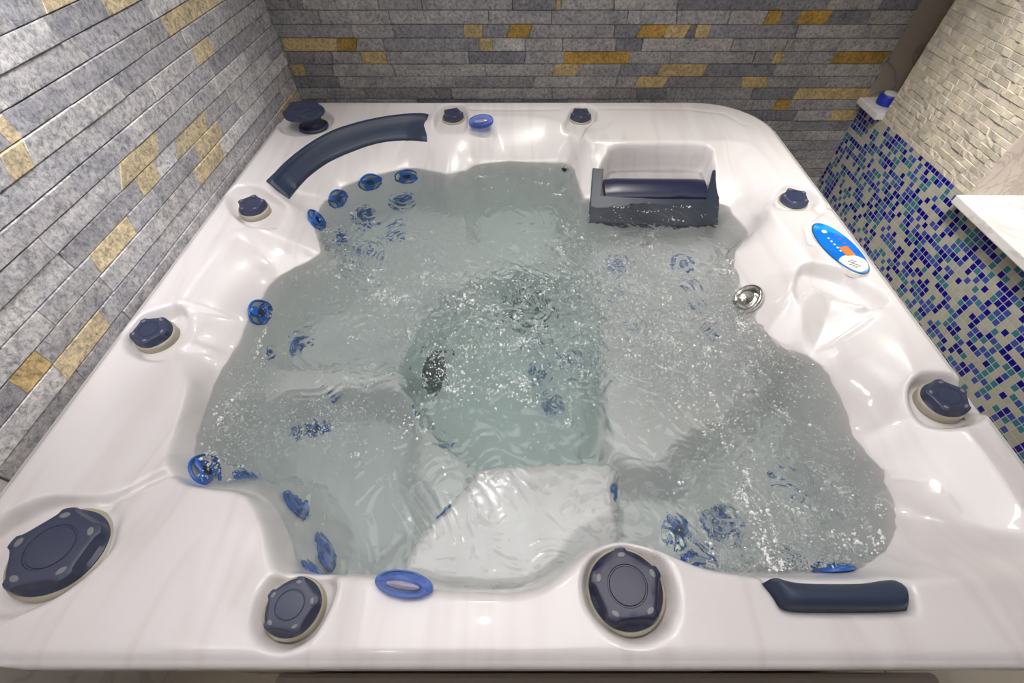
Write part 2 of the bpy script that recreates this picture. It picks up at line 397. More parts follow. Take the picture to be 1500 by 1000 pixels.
# closed boundary: pull outside vertices onto the outline and drop them as a skirt
nx, ny = GX.shape
VX, VY, VZ = GX.copy(), GY.copy(), Z.copy()
mask = dO < 0
gx = np.gradient(dO, ST, axis=0); gy = np.gradient(dO, ST, axis=1); gl = np.hypot(gx, gy)+1e-9
VX = np.where(mask, GX-gx/gl*dO, VX); VY = np.where(mask, GY-gy/gl*dO, VY)
VZ = np.where(mask, -.014+np.maximum(dO, -.03)*2.6, VZ)
keep = dO > -.026
idx = -np.ones(GX.shape, int)
cell = keep[:-1, :-1] & keep[1:, :-1] & keep[:-1, 1:] & keep[1:, 1:]
use = np.zeros(GX.shape, bool)
for a, b in ((0, 0), (1, 0), (0, 1), (1, 1)): use[a:nx-1+a, b:ny-1+b] |= cell
idx[use] = np.arange(use.sum())
V = np.stack([VX[use], VY[use], VZ[use]+ZR], 1)
ci, cj = np.nonzero(cell)
F4 = np.stack([idx[ci, cj], idx[ci+1, cj], idx[ci+1, cj+1], idx[ci, cj+1]], 1)
def fast_mesh(name, V, F):
    me = bpy.data.meshes.new(name); me.vertices.add(len(V)); me.vertices.foreach_set('co', V.astype(np.float32).ravel())
    k = F.shape[1]; me.loops.add(F.size); me.loops.foreach_set('vertex_index', F.astype(np.int32).ravel())
    me.polygons.add(len(F)); me.polygons.foreach_set('loop_start', np.arange(0, F.size, k, dtype=np.int32)); me.polygons.foreach_set('loop_total', np.full(len(F), k, dtype=np.int32))
    me.polygons.foreach_set('use_smooth', np.ones(len(F), bool)); me.update(calc_edges=True); me.validate(); return me
shell = child(link('shell', fast_mesh('shell', V, F4), M['shell']))
# cabinet skirt under the rim
bm = bmesh.new(); O2 = round_rect(-1.105, .058, 1.10, 2.228, [.24, .20, .28, .12])
lo = [bm.verts.new((x, y, 0.0)) for x, y in O2]; hi = [bm.verts.new((x, y, ZR-.05)) for x, y in O2]
for i in range(len(O2)): bm.faces.new((lo[i], lo[(i+1) % len(O2)], hi[(i+1) % len(O2)], hi[i]))
child(bm_obj('cabinet_skirt', bm, M['step'], smooth=False))

# ------------------------------------------------------------------ water
rg = RNG
def waves(X, Y):
    h = np.zeros_like(X)
    # chop map: rough in the middle and back right, calm in front
    def blob(px, py, r, a):
        c = W(px, py, ZW); return a*np.exp(-((X-c[0])**2+(Y-c[1])**2)/(r*r))
    chop = .16+blob(760, 440, .38, .9)+blob(960, 400, .34, .9)+blob(560, 400, .30, .45)+blob(1090, 480, .25, .5)+blob(1100, 730, .22, .75)+blob(1250, 760, .22, .4)+blob(480, 360, .25, .35)+blob(560, 470, .25, .3)+blob(330, 620, .12, .4)
    chop = chop*(1-.75*blob(636, 546, .12, 1.))*(1-.3*blob(800, 560, .16, 1.)); chop = np.clip(chop, 0, 1.15)
    warp1 = sum(rg.uniform(.01, .03)*np.sin(a*X*7+b*Y*7+c) for a, b, c in rg.uniform(-1.5, 6.28, (6, 3)))
    warp2 = sum(rg.uniform(.01, .03)*np.sin(a*X*7+b*Y*7+c) for a, b, c in rg.uniform(-1.5, 6.28, (6, 3)))
    XX, YY = X+warp1, Y+warp2
    for lam, amp, n in ((.22, .0018, 7), (.11, .0014, 9), (.055, .0011, 14), (.030, .0007, 16), (.018, .00030, 14)):
        for _ in range(n):
            th = rg.uniform(0, 2*math.pi); k = 2*math.pi/(lam*rg.uniform(.75, 1.3)); ph = rg.uniform(0, 6.28)
            w = chop if lam < .15 else (.35+chop*.65)
            h += w*amp*rg.uniform(.4, 1)*np.sin(k*(XX*math.cos(th)+YY*math.sin(th))+ph)
    # rings around the boils above the jets
    for px, py, a, lam in ((775, 440, .0022, .045), (905, 385, .0020, .035), (1000, 385, .0018, .035), (930, 470, .0012, .03), (1150, 700, .0017, .028), (1050, 765, .0014, .026), (540, 315, .0007, .03), (590, 293, .0006, .028), (1097, 440, .0012, .03), (395, 516, .0007, .022)):
        c = W(px, py, ZW); r = np.hypot(X-c[0], Y-c[1]); h += a*np.cos(2*math.pi*r/lam)*np.exp(-(r/(.035+a*35))**2)
    return h, chop
SW = .0040
wx = np.arange(-1.0, 1.06, SW); wy = np.arange(.12, 2.06, SW); WX_, WY_ = np.meshgrid(wx, wy, indexing='ij')
fi = np.clip((WX_-xs[0])/ST, 0, nx-1.001); fj = np.clip((WY_-ys[0])/ST, 0, ny-1.001)
i0 = fi.astype(int); j0 = fj.astype(int); a = fi-i0; b = fj-j0
HS = Z[i0, j0]*(1-a)*(1-b)+Z[i0+1, j0]*a*(1-b)+Z[i0, j0+1]*(1-a)*b+Z[i0+1, j0+1]*a*b
wh, chop = waves(WX_, WY_)
top = ZW+wh
wet = HS < top+.0015
for _ in range(3):
    w2 = wet.copy(); w2[1:] |= wet[:-1]; w2[:-1] |= wet[1:]; w2[:, 1:] |= wet[:, :-1]; w2[:, :-1] |= wet[:, 1:]; wet = w2
# only the connected basin (drop recess floors in the rim)
dAw = sdf(A3[::2], WX_, WY_); wet &= dAw > -.012
cell = wet[:-1, :-1] & wet[1:, :-1] & wet[:-1, 1:] & wet[1:, 1:]
use = np.zeros(WX_.shape, bool); mx, my = WX_.shape
for p, q in ((0, 0), (1, 0), (0, 1), (1, 1)): use[p:mx-1+p, q:my-1+q] |= cell
nT = int(use.sum()); idx = -np.ones(WX_.shape, int); idx[use] = np.arange(nT)
bot = np.minimum(HS-.0025, top-.001)
V = np.concatenate([np.stack([WX_[use], WY_[use], top[use]+ZR], 1), np.stack([WX_[use], WY_[use], bot[use]+ZR], 1)])
ci, cj = np.nonzero(cell)
T = np.stack([idx[ci, cj], idx[ci+1, cj], idx[ci+1, cj+1], idx[ci, cj+1]], 1); Bf = T[:, ::-1]+nT
sides = []
cp = np.pad(cell, 1)
L = ~cp[:-2, 1:-1] & cell; R = ~cp[2:, 1:-1] & cell; D = ~cp[1:-1, :-2] & cell; U = ~cp[1:-1, 2:] & cell
for Mk, (p, q) in ((L, ((0, 1), (0, 0))), (R, ((1, 0), (1, 1))), (D, ((0, 0), (1, 0))), (U, ((1, 1), (0, 1)))):
    i, j = np.nonzero(Mk); v0 = idx[i+p[0], j+p[1]]; v1 = idx[i+q[0], j+q[1]]
    sides.append(np.stack([v1, v0, v0+nT, v1+nT], 1))
me = fast_mesh('water', V, np.concatenate([T, Bf]+sides))
at = me.attributes.new('chop', 'FLOAT', 'POINT'); at.data.foreach_set('value', np.concatenate([np.clip(chop[use], .08, 1)*.8, np.zeros(nT)]).astype(np.float32))
water = link('water', me, M['water'])
tag(water, 'clear pale teal bubbling water filling the white hot tub', 'water', kind='stuff')

# bubbles: white specks on the surface for foam and for painted-in glints, and clouds of fine bubbles rising from the jets
def bubbles(name, P, Rr, mat):
    t_ = (1+5**.5)/2
    bv = np.array([(-1,t_,0),(1,t_,0),(-1,-t_,0),(1,-t_,0),(0,-1,t_),(0,1,t_),(0,-1,-t_),(0,1,-t_),(t_,0,-1),(t_,0,1),(-t_,0,-1),(-t_,0,1)], float); bv /= np.linalg.norm(bv[0])
    bf = np.array([(0,11,5),(0,5,1),(0,1,7),(0,7,10),(0,10,11),(1,5,9),(5,11,4),(11,10,2),(10,7,6),(7,1,8),(3,9,4),(3,4,2),(3,2,6),(3,6,8),(3,8,9),(4,9,5),(2,4,11),(6,2,10),(8,6,7),(9,8,1)])
    V = (P[:, None, :]+bv[None]*Rr[:, None, None]).reshape(-1, 3); F = (bf[None]+12*np.arange(len(P))[:, None, None]).reshape(-1, 3)
    return link(name, fast_mesh(name, V, F), mat)
def hs_arr(X, Y, F, x0, y0, st):
    i = np.clip(((X-x0)/st).astype(int), 0, F.shape[0]-1); j = np.clip(((Y-y0)/st).astype(int), 0, F.shape[1]-1); return F[i, j]
def cloud(specs, n):
    out = []
    tot = sum(s_[4] for s_ in specs)
    for px, py, sx, sy, wgt, ang in specs:
        k = int(n*wgt/tot); a = RNG.normal(0, 1, (k, 2)); c = W(px, py, ZW)
        # clump: jitter a set of strand centres
        m = max(4, k//26); cc = RNG.normal(0, 1, (m, 2)); pick = RNG.integers(0, m, k); a = np.where(RNG.random((k, 1)) < .7, cc[pick]+RNG.normal(0, .11, (k, 2)), a)
        ca, sa = math.cos(ang), math.sin(ang); x = a[:, 0]*sx; y = a[:, 1]*sy
        out.append(np.stack([c[0]+x*ca-y*sa, c[1]+x*sa+y*ca], 1))
    return np.concatenate(out)
foam_sp = [(730,450,.22,.14,8,.4),(690,540,.05,.20,3,-.7),(790,560,.10,.12,2.5,0),(950,440,.16,.18,4,0),(900,500,.20,.06,2.2,0),(980,560,.12,.10,1.6,-.5),(1110,480,.07,.10,1.6,0),(560,420,.14,.10,2,.3),(1140,790,.10,.06,1.0,0),(1105,740,.018,.14,1.6,.12),(1120,800,.016,.06,1.4,.1),(1260,790,.06,.07,1,0.5),(330,600,.03,.16,.9,0),(760,268,.16,.05,.5,0),(940,310,.2,.05,.4,0),(480,350,.12,.10,.8,0),(1090,620,.10,.14,1,0)]
q = cloud(foam_sp, 6500)
zz = hs_arr(q[:, 0], q[:, 1], top, wx[0], wy[0], SW); ok = hs_arr(q[:, 0], q[:, 1], HS, wx[0], wy[0], SW) < ZW-.012
q, zz = q[ok], zz[ok]; rr = RNG.gamma(2.2, .00055, len(q))+.0006
foam = bubbles('surface_foam_glints', np.stack([q[:, 0], q[:, 1], zz+ZR+rr*.2], 1), rr, M['foam'])
tag(foam, 'specks of white foam, bubbles and solid white glints on the hot tub water', 'foam', kind='stuff')
und_sp = [(930,400,.15,.12,7,0),(960,480,.16,.12,7,0),(1080,500,.08,.12,2,0),(600,430,.20,.12,2.4,.2),(740,440,.18,.16,3,0),(470,600,.10,.05,1,.3),(1120,720,.05,.12,2.4,.1),(1150,800,.10,.05,1.6,0),(330,620,.04,.16,1.4,0),(560,360,.12,.08,1.4,0),(1250,700,.08,.14,1.2,0)]
q = cloud(und_sp, 44000); fl_ = hs_arr(q[:, 0], q[:, 1], HS, wx[0], wy[0], SW); ok = fl_ < ZW-.03; q, fl_ = q[ok], fl_[ok]
u_ = RNG.random(len(q))**1.6; zz = ZW-.008-(ZW-.008-np.maximum(fl_, ZW-.30)-.006)*u_
fine = bubbles('fine_bubbles', np.stack([q[:, 0], q[:, 1], zz+ZR], 1), RNG.gamma(2, .0005, len(q))+.0006, M['foam'])
tag(fine, 'clouds of fine bubbles rising in the hot tub water from the jets', 'bubbles', kind='stuff')

# ------------------------------------------------------------------ fittings
def place(o, p, n, spin=0., off=0.):
    q = Vector((0, 0, 1)).rotation_difference(Vector(n)); m = Matrix.Translation(Vector((p[0], p[1], p[2]+ZR))+Vector(n)*off) @ q.to_matrix().to_4x4() @ Matrix.Rotation(spin, 4, 'Z')
    o.matrix_basis = m; o.parent = tub; o.matrix_parent_inverse = TI
def copy_tree(o):
    c = o.copy(); C.objects.link(c)
    for ch in list(o.children):
        d = ch.copy(); C.objects.link(d); d.parent = c
    return c
# knob (unit: outer radius 1, scaled on placement through its mesh)
def scallop(a, n=5):
    s = abs(((a*n/(2*math.pi)) % 1)-.5)*2      # 1 at lobes, 0 mid-scallop
    return s
def make_knob(R, h, mat, stem=0.):
    def fn(k, a, r, z):
        s = max(0., 1-((1-scallop(a))/.62)**2) if True else 0
        s = math.sqrt(max(0., 1-min(1., scallop(a)/.78)**2))
        if k in (4, 5, 6): return r*(1-.19*s), z
        if k == 3: return r*(1-.13*s), z-h*.05*s
        if k == 2: return r*(1-.02*s), z-h*.05*s
        return r, z
    prof = [(R*.93, 0), (R, h*.08), (R*1.0, h*.36), (R*.995, h*.50), (R*.985, h*.84), (R*.955, h*.97), (R*.91, h*1.0), (R*.72, h*1.01), (R*.53, h*1.01), (R*.515, h*.965), (R*.485, h*.965), (R*.465, h*1.015), (R*.25, h*1.035), (0, h*1.04)]
    bm = bmesh.new(); lathe(bm, prof, 90, fn)
    body = bm_obj('control_knob', bm, mat, angle=38)
    bm = bmesh.new(); lathe(bm, [(R*.85, -.022), (R*1.07, -.022), (R*1.075, .004), (R*1.03, .009), (R*.9, .009)], 60)
    rg_ = bm_obj('trim_ring', bm, M['ring'], body); rg_['label'] = 'cream ring under the knob'
    for i in range(5):
        a = 2*math.pi*(i)/5
        bm = bmesh.new(); lathe(bm, [(0, -.002), (R*.115, -.002), (R*.115, .0006), (R*.085, .0012), (0, .0004)], 20)
        for v in bm.verts: v.co.x *= .62
        bmesh.ops.transform(bm, matrix=Matrix.Translation((math.cos(a)*R*.76, math.sin(a)*R*.76, h*1.012)) @ Matrix.Rotation(a, 4, 'Z'), verts=bm.verts)
        s = bm_obj('oval_slot', bm, M['slot'], body)
        if i == 0: s['label'] = 'grey oval inlay in the knob top'
    return body
small = make_knob(.050, .030, M['navy'])
big = make_knob(.0715, .036, M['navy_gloss'])
bigL = make_knob(.082, .036, M['navy'])
def knob(proto, px, py, ztop, h, tilt=(0, 0), spin=0., first=False):
    o = proto if first else copy_tree(proto)
    p = W(px, py, ztop); n = Vector((tilt[0], tilt[1], 1)).normalized()
    p = Vector(p)-n*h
    place(o, p, n, spin)
    return o
knob(small, 425, 886, -.008, .030, (.10, .02), .2, True)
knob(small, 218, 482, -.010, .030, (.05, -.08), 1.1)
knob(small, 367, 297, -.010, .030, (.05, -.08), .4)
knob(small, 663, 165, -.006, .030, (0, -.10), 0)
knob(small, 851, 165, -.006, .030, (0, -.10), .9)
knob(small, 1166, 287, -.010, .030, (-.05, -.10), .5)
knob(small, 1392, 578, -.006, .034, (-.12, -.05), .3)
knob(big, 920, 856, -.004, .042, (-.03, .06), math.radians(94), True)
knob(bigL, 72, 800, .008, .040, (.10, .05), math.radians(30), True)
# raised valve at the back-left corner: its cap stands on a stem in a ring
bm = bmesh.new(); lathe(bm, [(.030, 0), (.058, 0), (.066, .004), (.066, .012), (.056, .016), (.046, .010), (.044, .058), (.050, .064), (.0, .064)], 48)
val = bm_obj('diverter_valve', bm, M['navy']); pv = W(459, 184, -.02); place(val, (pv[0], pv[1], -.030), (0, 0, 1))
cap = make_knob(.088, .030, M['navy']); cap.name = 'valve_cap'
for ch in list(cap.children):
    bpy.data.objects.remove(ch)
cap.parent = val; cap.location = (-.018, 0, .062)
val['label'] = 'raised navy valve with a wide cap on a stem'

# jets
def make_jet(R):
    bm = bmesh.new(); lathe(bm, [(R*.80, 0), (R*1.0, 0), (R*1.02, R*.08), (R*.96, R*.15), (R*.88, R*.12), (R*.86, R*.03)], 40)
    j = bm_obj('jet', bm, M['jet_blue'])
    bm = bmesh.new(); lathe(bm, [(R*.9, R*.03), (R*.6, R*.05), (R*.3, R*.0), (0, 0)], 32)
    f = bm_obj('jet_face', bm, M['jet_steel'], j)
    # blue three-armed star with bowl
    def fn(k, a, r, z):
        s = .5+.5*math.cos(3*a); s = s**.8
        return (r*(.50+.50*s) if k in (1, 2) else r), z
    bm = bmesh.new(); lathe(bm, [(R*.5, R*.06), (R*.92, R*.07), (R*.88, R*.16), (R*.42, R*.22), (R*.34, R*.20), (R*.30, R*.10)], 48, fn)
    bm_obj('jet_rotor', bm, M['jet_blue'], j)
    bm = bmesh.new(); lathe(bm, [(R*.31, R*.12), (R*.22, R*.05), (R*.12, R*.09), (0, R*.09)], 24)
    bm_obj('nozzle_hole', bm, M['jet_dark'], j)
    return j
protos = {}
def jet(px, py, R, spin=0., under=True):
    R_ = round(R, 3)
    if R_ not in protos: protos[R_] = make_jet(R_); o = protos[R_]
    else: o = copy_tree(protos[R_])
    p = hit(px, py, under); place(o, p, normal(p[0], p[1]), spin, .001)
    return o
for k, (x, y, r) in enumerate([(595,258,.053),(542,267,.053),(494,291,.053),(464,324,.050),(588,293,.050),(535,313,.050),(497,347,.048),(580,337,.048),(538,366,.046),(545,388,.016),(526,394,.012),
        (380,458,.050),(394,516,.022),(437,502,.044),(488,580,.022),(458,630,.052),(300,690,.050),(357,698,.048),(432,740,.048),(475,808,.050),(455,834,.036),
        (795,500,.036),(790,545,.036),(835,524,.036),(805,592,.032),(606,602,.022),(655,652,.022),(651,749,.018),(897,722,.026),
        (905,385,.036),(1000,382,.036),(1008,415,.022),(1020,447,.022),(908,430,.016),(930,475,.024),(1037,480,.026),
        (1150,700,.040),(990,777,.040),(1020,812,.050),(1060,768,.044),(1155,808,.036),(1222,834,.046),(1195,780,.018)]):
    if (x, y) == (1195, 780): continue
    jet(x, y, r, k*.7)
# chrome side jet
bm = bmesh.new(); lathe(bm, [(.050, 0), (.054, .004), (.052, .014), (.044, .018), (.040, .008), (.036, .006), (.032, .016), (.024, .018), (.018, .006), (0, .004)], 48)
cj_ = bm_obj('chrome_jet', bm, M['chrome']); p = hit(1097, 440); place(cj_, p, normal(p[0], p[1]), 0, .002); cj_['label'] = 'chrome ringed jet at the waterline'
# drain fitting
bm = bmesh.new(); lathe(bm, [(.024, 0), (.026, .004), (.022, .008), (.014, .007), (.012, .002)], 32)
dr = bm_obj('drain_fitting', bm, M['chrome']); p = hit(827, 248); place(dr, p, normal(p[0], p[1]), 0, .001)
bm = bmesh.new(); lathe(bm, [(.013, .003), (.004, .0015), (0, .0015)], 16); bm_obj('drain_hole', bm, M['jet_dark'], dr)
# suction covers
def make_suction():
    bm = bmesh.new()
    lathe(bm, [(.080, 0), (.086, .006), (.078, .018), (.045, .028), (.030, .032), (.012, .033), (0, .033)], 72, lambda k, a, r, z: (r, z-(.004 if (math.sin(18*a) > .2 and 1 < k < 5) else 0)))
    o = bm_obj('suction_cover', bm, M['suction'])
    bm = bmesh.new(); lathe(bm, [(.014, .033), (.014, .037), (.010, .039), (0, .039)], 24); bm_obj('cover_screw', bm, M['navy'], o)
    return o
s1 = make_suction(); s1['label'] = 'dark navy suction grille'
for o, (x, y) in ((s1, (772, 440)), (copy_tree(s1), (636, 546))):
    p = hit(x, y); place(o, p, normal(p[0], p[1]), 0, .001)

# ------------------------------------------------------------------ headrests
def strip(name, outer, inner, prof, mat, lab):
    """pad lying on the moulded wall between two edges; prof = (t across, lift) pairs"""
    O = catmull([(x, y, 0) for x, y in outer], 6, False)[:, :2]; I = catmull([(x, y, 0) for x, y in inner], 6, False)[:, :2]
    n = len(O); I = np.array([[np.interp(i*(len(I)-1)/(n-1), range(len(I)), I[:, c]) for c in range(2)] for i in range(n)])
    bm = bmesh.new(); rows = []
    for i in range(n):
        a = hit(*O[i], False); b = hit(*I[i], False); e = min(i, n-1-i)/2.5; es = math.sqrt(max(0, 1-(1-min(1, e))**2))
        d = b-a; tn = hit(*O[min(i+1, n-1)], False)-hit(*O[max(i-1, 0)], False); nn = np.cross(d, tn); nn /= np.linalg.norm(nn)+1e-9
        if nn[2] < 0: nn = -nn
        row = [bm.verts.new((*(a+d*t+nn*(l*(.5+.5*es) if l > 0 else l)+np.array([0, 0, ZR]-np.array([0, 0, 0.]))),)) for t, l in prof]
        rows.append(row)
    m = len(prof)
    for A_, B_ in zip(rows, rows[1:]):
        for k in range(m): bm.faces.new((A_[k], A_[(k+1) % m], B_[(k+1) % m], B_[k]))
    bm.faces.new(rows[0]); bm.faces.new(rows[-1][::-1])
    o = bm_obj(name, bm, mat, smooth=True, angle=50)
    child(o); o['label'] = lab
    return o
strip('headrest', [(628,168),(600,168),(560,173),(520,182),(482,195),(446,216),(418,238),(400,256),(390,266)],
      [(626,208),(592,206),(555,210),(517,222),(482,238),(456,256),(440,272),(430,284),(424,292)],
      [(.0, -.03), (.0, .006), (.05, .016), (.13, .022), (.20, .023), (.27, .018), (.36, .014), (.6, .014), (.85, .013), (.96, .010), (1.0, .002), (1.0, -.03)], M['pillow'], 'curved navy headrest along the corner seat')
# back-right: navy panel with two posts and a rolled bar in the niche
def pl(px, py, z0=None):
    # plane through the slope: y falls with z
    a = W(877, 247, -.075); b = W(866, 292, ZW); n = np.cross(np.array([1., 0, 0]), b-a); n /= np.linalg.norm(n)
    if n[2] < 0: n = -n
    d = ray(px, py); o = np.array([0, 0, HC])
    q = a+n*.006; s = ((q-o)@n)/(d@n); p = o+d*s
    return p, n
def slab(name, px, th, mat, bev=.004):
    bm = bmesh.new(); P = [pl(x, y) for x, y in px]
    topv = [bm.verts.new((*(p+n*th*.5+[0, 0, ZR]),)) for p, n in P]; botv = [bm.verts.new((*(p-n*th*.5+[0, 0, ZR]),)) for p, n in P]
    k = len(P); f = bm.faces.new(topv); bm.faces.new(botv[::-1])
    for i in range(k): bm.faces.new((topv[i], botv[i], botv[(i+1) % k], topv[(i+1) % k]))
    bmesh.ops.recalc_face_normals(bm, faces=bm.faces)
    bmesh.ops.bevel(bm, geom=[e for e in f.edges], offset=bev, segments=3, affect='EDGES')
    o = bm_obj(name, bm, mat, smooth=True, angle=35); child(o); return o
fr_ = slab('niche_headrest_frame', [(868,247),(884,248),(880,288),(960,292),(1034,293),(1044,250),(1059,248),(1048,338),(960,338),(861,332)], .016, M['frame'])
fr_['label'] = 'navy headrest frame with two posts'
P0, P1 = W(884, 258, -.10), W(1032, 260, -.10); YE = W(884, 291, -.135)[1]; KD = (P0[1]-YE)/.111
bm = bmesh.new(); prof = [(-.015, -.03), (-.014, .010), (-.004, .022), (.015, .026), (.040, .020), (.070, .008), (.090, -.004), (.096, -.012), (.096, -.03)]
rows = []
for i in range(13):
    x = P0[0]+(P1[0]-P0[0])*i/12; e = min(i, 12-i); sc = .8 if e == 0 else 1
    rows.append([bm.verts.new((x, P0[1]-(yy+.015)*KD, -.125+zz*sc*(1-.10*(i/12))+ZR)) for yy, zz in prof])
for A_, B_ in zip(rows, rows[1:]):
    for k in range(len(prof)): bm.faces.new((A_[k], A_[(k+1) % len(prof)], B_[(k+1) % len(prof)], B_[k]))
bm.faces.new(rows[0]); bm.faces.new(rows[-1][::-1])
o = bm_obj('headrest_roll', bm, M['navy_gloss'], angle=50); child(o); o['label'] = 'glossy rolled navy bar in the niche'
def rim_pad(name, outer, inner, z0, z1, prof, mat, lab):
    """pad swept between two photo-traced edges; prof = (t across, lift) pairs"""
    O = catmull(WP(outer, z0), 6, False); I = catmull(WP(inner, z1), 6, False)
    n = len(O); I = np.array([I[int(round(i*(len(I)-1)/(n-1)))] if False else [np.interp(i*(len(I)-1)/(n-1), range(len(I)), I[:, c]) for c in range(3)] for i in range(n)])
    bm = bmesh.new(); rows = []
    for i in range(n):
        d = I[i]-O[i]; tan = (O[min(i+1, n-1)]-O[max(i-1, 0)]); nn = np.cross(d, tan); nn /= np.linalg.norm(nn)+1e-9
        if nn[2] < 0: nn = -nn
        e = min(i, n-1-i)/3.; es = math.sqrt(max(0, 1-(1-min(1, e))**2)) if e < 1 else 1
        row = [bm.verts.new((*(O[i]+d*t+nn*(l*(.55+.45*es) if l > 0 else l))+np.array([0, 0, ZR]),)) for t, l in prof]
        rows.append(row)
    m = len(prof)
    for A_, B_ in zip(rows, rows[1:]):
        for k in range(m): bm.faces.new((A_[k], A_[(k+1) % m], B_[(k+1) % m], B_[k]))
    bm.faces.new(rows[0]); bm.faces.new(rows[-1][::-1])
    o = bm_obj(name, bm, mat, smooth=True, angle=50)
    child(o); o['label'] = lab
    return o
# front-right pillow
out_px = [(1126,849),(1140,868),(1152,884),(1170,890),(1230,891),(1290,891),(1322,889),(1331,884)]
in_px = [(1134,849),(1168,853),(1200,854),(1240,854),(1268,853),(1292,849),(1312,849),(1328,862)]
rim_pad('headrest', out_px, in_px, -.004, -.012, [(0, -.03), (.0, .002), (.08, .010), (.3, .016), (.6, .014), (.85, .008), (.97, .0), (1.0, -.006), (1., -.035)], M['pillow'], 'short navy headrest on the front rim')

# ------------------------------------------------------------------ translucent oval lenses
def lens(px, py, w, d, h, z, spin, lab, tilt=(0, 0, 1)):
    bm = bmesh.new(); lathe(bm, [(.0, 0), (.96, 0), (1, .04), (1, .80), (.97, .95), (.90, 1.0), (.84, .97), (.82, .88), (.4, .92), (0, .93)], 48)
    for v in bm.verts: v.co.x *= w/2; v.co.y *= d/2*(1-.25*(v.co.x/(w/2))**2 if False else 1); v.co.z *= h
    o = bm_obj('lens_cap', bm, M['lens']); p = W(px, py, z); place(o, p, Vector(tilt).normalized(), spin); o['label'] = lab
    bm = bmesh.new(); lathe(bm, [(0, .12), (.62, .12), (.66, .4), (.60, .72), (0, .80)], 32)
    for v in bm.verts: v.co.x *= w/2*.95; v.co.y *= d/2*.55; v.co.z *= h
    c = bm_obj('lens_core', bm, M['lens_core'], o)
    bm = bmesh.new(); lathe(bm, [(0, .94), (1.0, .94), (.9, 1.0), (0, 1.03)], 32)
    for v in bm.verts: v.co.x *= w/2*.62; v.co.y = v.co.y*d/2*.30-d*.06; v.co.z *= h
    c = bm_obj('lens_insert', bm, M['lens_insert'], o); c['label'] = 'greyish sliver in the middle of the cap'
    return o
lens(594, 856, .110, .046, .022, -.016, math.radians(-8), 'translucent blue oval light cap', (0, -.1, 1))
lens(705, 180, .112, .066, .018, -.006, math.radians(10), 'translucent blue oval light cap', (0, -.40, 1))

# ------------------------------------------------------------------ control panel
pc = np.array(W(1231, 360, .006)); e1 = np.array(W(1196, 323, .006)); e2 = np.array(W(1266, 397, .006))
ax = e2-e1; ang = math.atan2(ax[1], ax[0]); La = np.linalg.norm(ax[:2])/2*1.02
w1 = np.array(W(1211, 362, .006)); w2 = np.array(W(1252, 362, .006))
Wb = .052
panel = bpy.data.objects.new('control_panel', None)
def ell(name, a, b, z0, z1, mat, cx=0, cy=0, par=None, n=56, clip=None):
    bm = bmesh.new(); t_ = []; b_ = []
    for i in range(n):
        q = 2*math.pi*i/n; x = cx+a*math.cos(q); y = cy+b*math.sin(q)
        if clip:
            r = math.hypot(x/clip[0], y/clip[1])
            if r > 1: x /= r; y /= r
        t_.append(bm.verts.new((x, y, z1))); b_.append(bm.verts.new((x, y, z0)))
    bm.faces.new(t_); bm.faces.new(b_[::-1])
    for i in range(n): bm.faces.new((t_[i], b_[i], b_[(i+1) % n], t_[(i+1) % n]))
    return bm_obj(name, bm, mat, par, smooth=False)
def panel_mat():
    m, nt, b = mat_new('panel_film'); tc = N(nt, 'ShaderNodeTexCoord')
    n1 = N(nt, 'ShaderNodeTexVoronoi', feature='SMOOTH_F1'); n1.inputs['Scale'].default_value = 9; n1.inputs['Smoothness'].default_value = .25
    r = ramp(nt, [(0, (.0, .13, .62)), (.33, (.01, .22, .78)), (.52, (.02, .36, .90)), (.75, (.22, .50, .88))], 'LINEAR')
    nt.links.new(tc.outputs['Object'], n1.inputs['Vector']); nt.links.new(n1.outputs['Color'], r.inputs['Fac']); nt.links.new(r.outputs['Color'], b.inputs['Base Color'])
    b.inputs['Roughness'].default_value = .2; return m
pan = ell('control_panel', La, Wb, -.020, .0, M['chrome'])
place(pan, (pc[0], pc[1], .0), (-.08, 0, 1), ang)
film = ell('panel_film', La*.965, Wb*.94, .0, .003, panel_mat(), par=pan); film['label'] = 'glossy blue printed film'
s = ell('label_patch', La*.30, Wb*.80, .003, .0034, M['white'], La*.62, -Wb*.12, film, clip=(La*.95, Wb*.92)); s['label'] = 'white oval label patch'
def rect(name, x0, y0, x1, y1, z0, z1, mat, par):
    bm = bmesh.new(); add_box(bm, (x0, y0, z0), (x1, y1, z1)); return bm_obj(name, bm, mat, par, smooth=False)
d_ = rect('display', La*.02, -Wb*.10, La*.36, Wb*.42, .003, .0040, M['lcd'], film); d_['label'] = 'orange digital display'
bm = bmesh.new()
for k in range(5):                                                # illegible lettering on the label
    for r_ in range(2):
        x = La*(.50+.055*k+.02*r_); y = -Wb*(.05+.22*r_)+Wb*.1*math.sin(k*2.1)
        add_box(bm, (x, y-.004, .0034), (x+.004, y+.0045, .0038))
bm_obj('label_print', bm, M['grey_print'], film, smooth=False)
for k in range(4):
    bm = bmesh.new(); cx_ = La*(-.42+.16*k); lathe(bm, [(0, .003), (.006, .003), (.006, .0038), (.0035, .0042), (.0035, .0036), (0, .0036)], 20)
    bmesh.ops.translate(bm, vec=(cx_, Wb*.44, 0), verts=bm.verts); bm_obj('panel_button', bm, M['violet_print'], film)
for k in range(5):
    bm = bmesh.new(); cx_ = La*(-.38+.125*k); add_box(bm, (cx_, -Wb*.18-.003, .003), (cx_+.007, -Wb*.18+.003, .0036), .001, 1); bm_obj('indicator_mark', bm, M['white'], film, smooth=False)
bm = bmesh.new(); lathe(bm, [(0, .003), (.009, .003), (.008, .0038), (0, .004)], 20); bmesh.ops.translate(bm, vec=(-La*.62, -Wb*.05, 0), verts=bm.verts)
b_ = bm_obj('panel_button', bm, M['white'], film); b_['label'] = 'white round button'

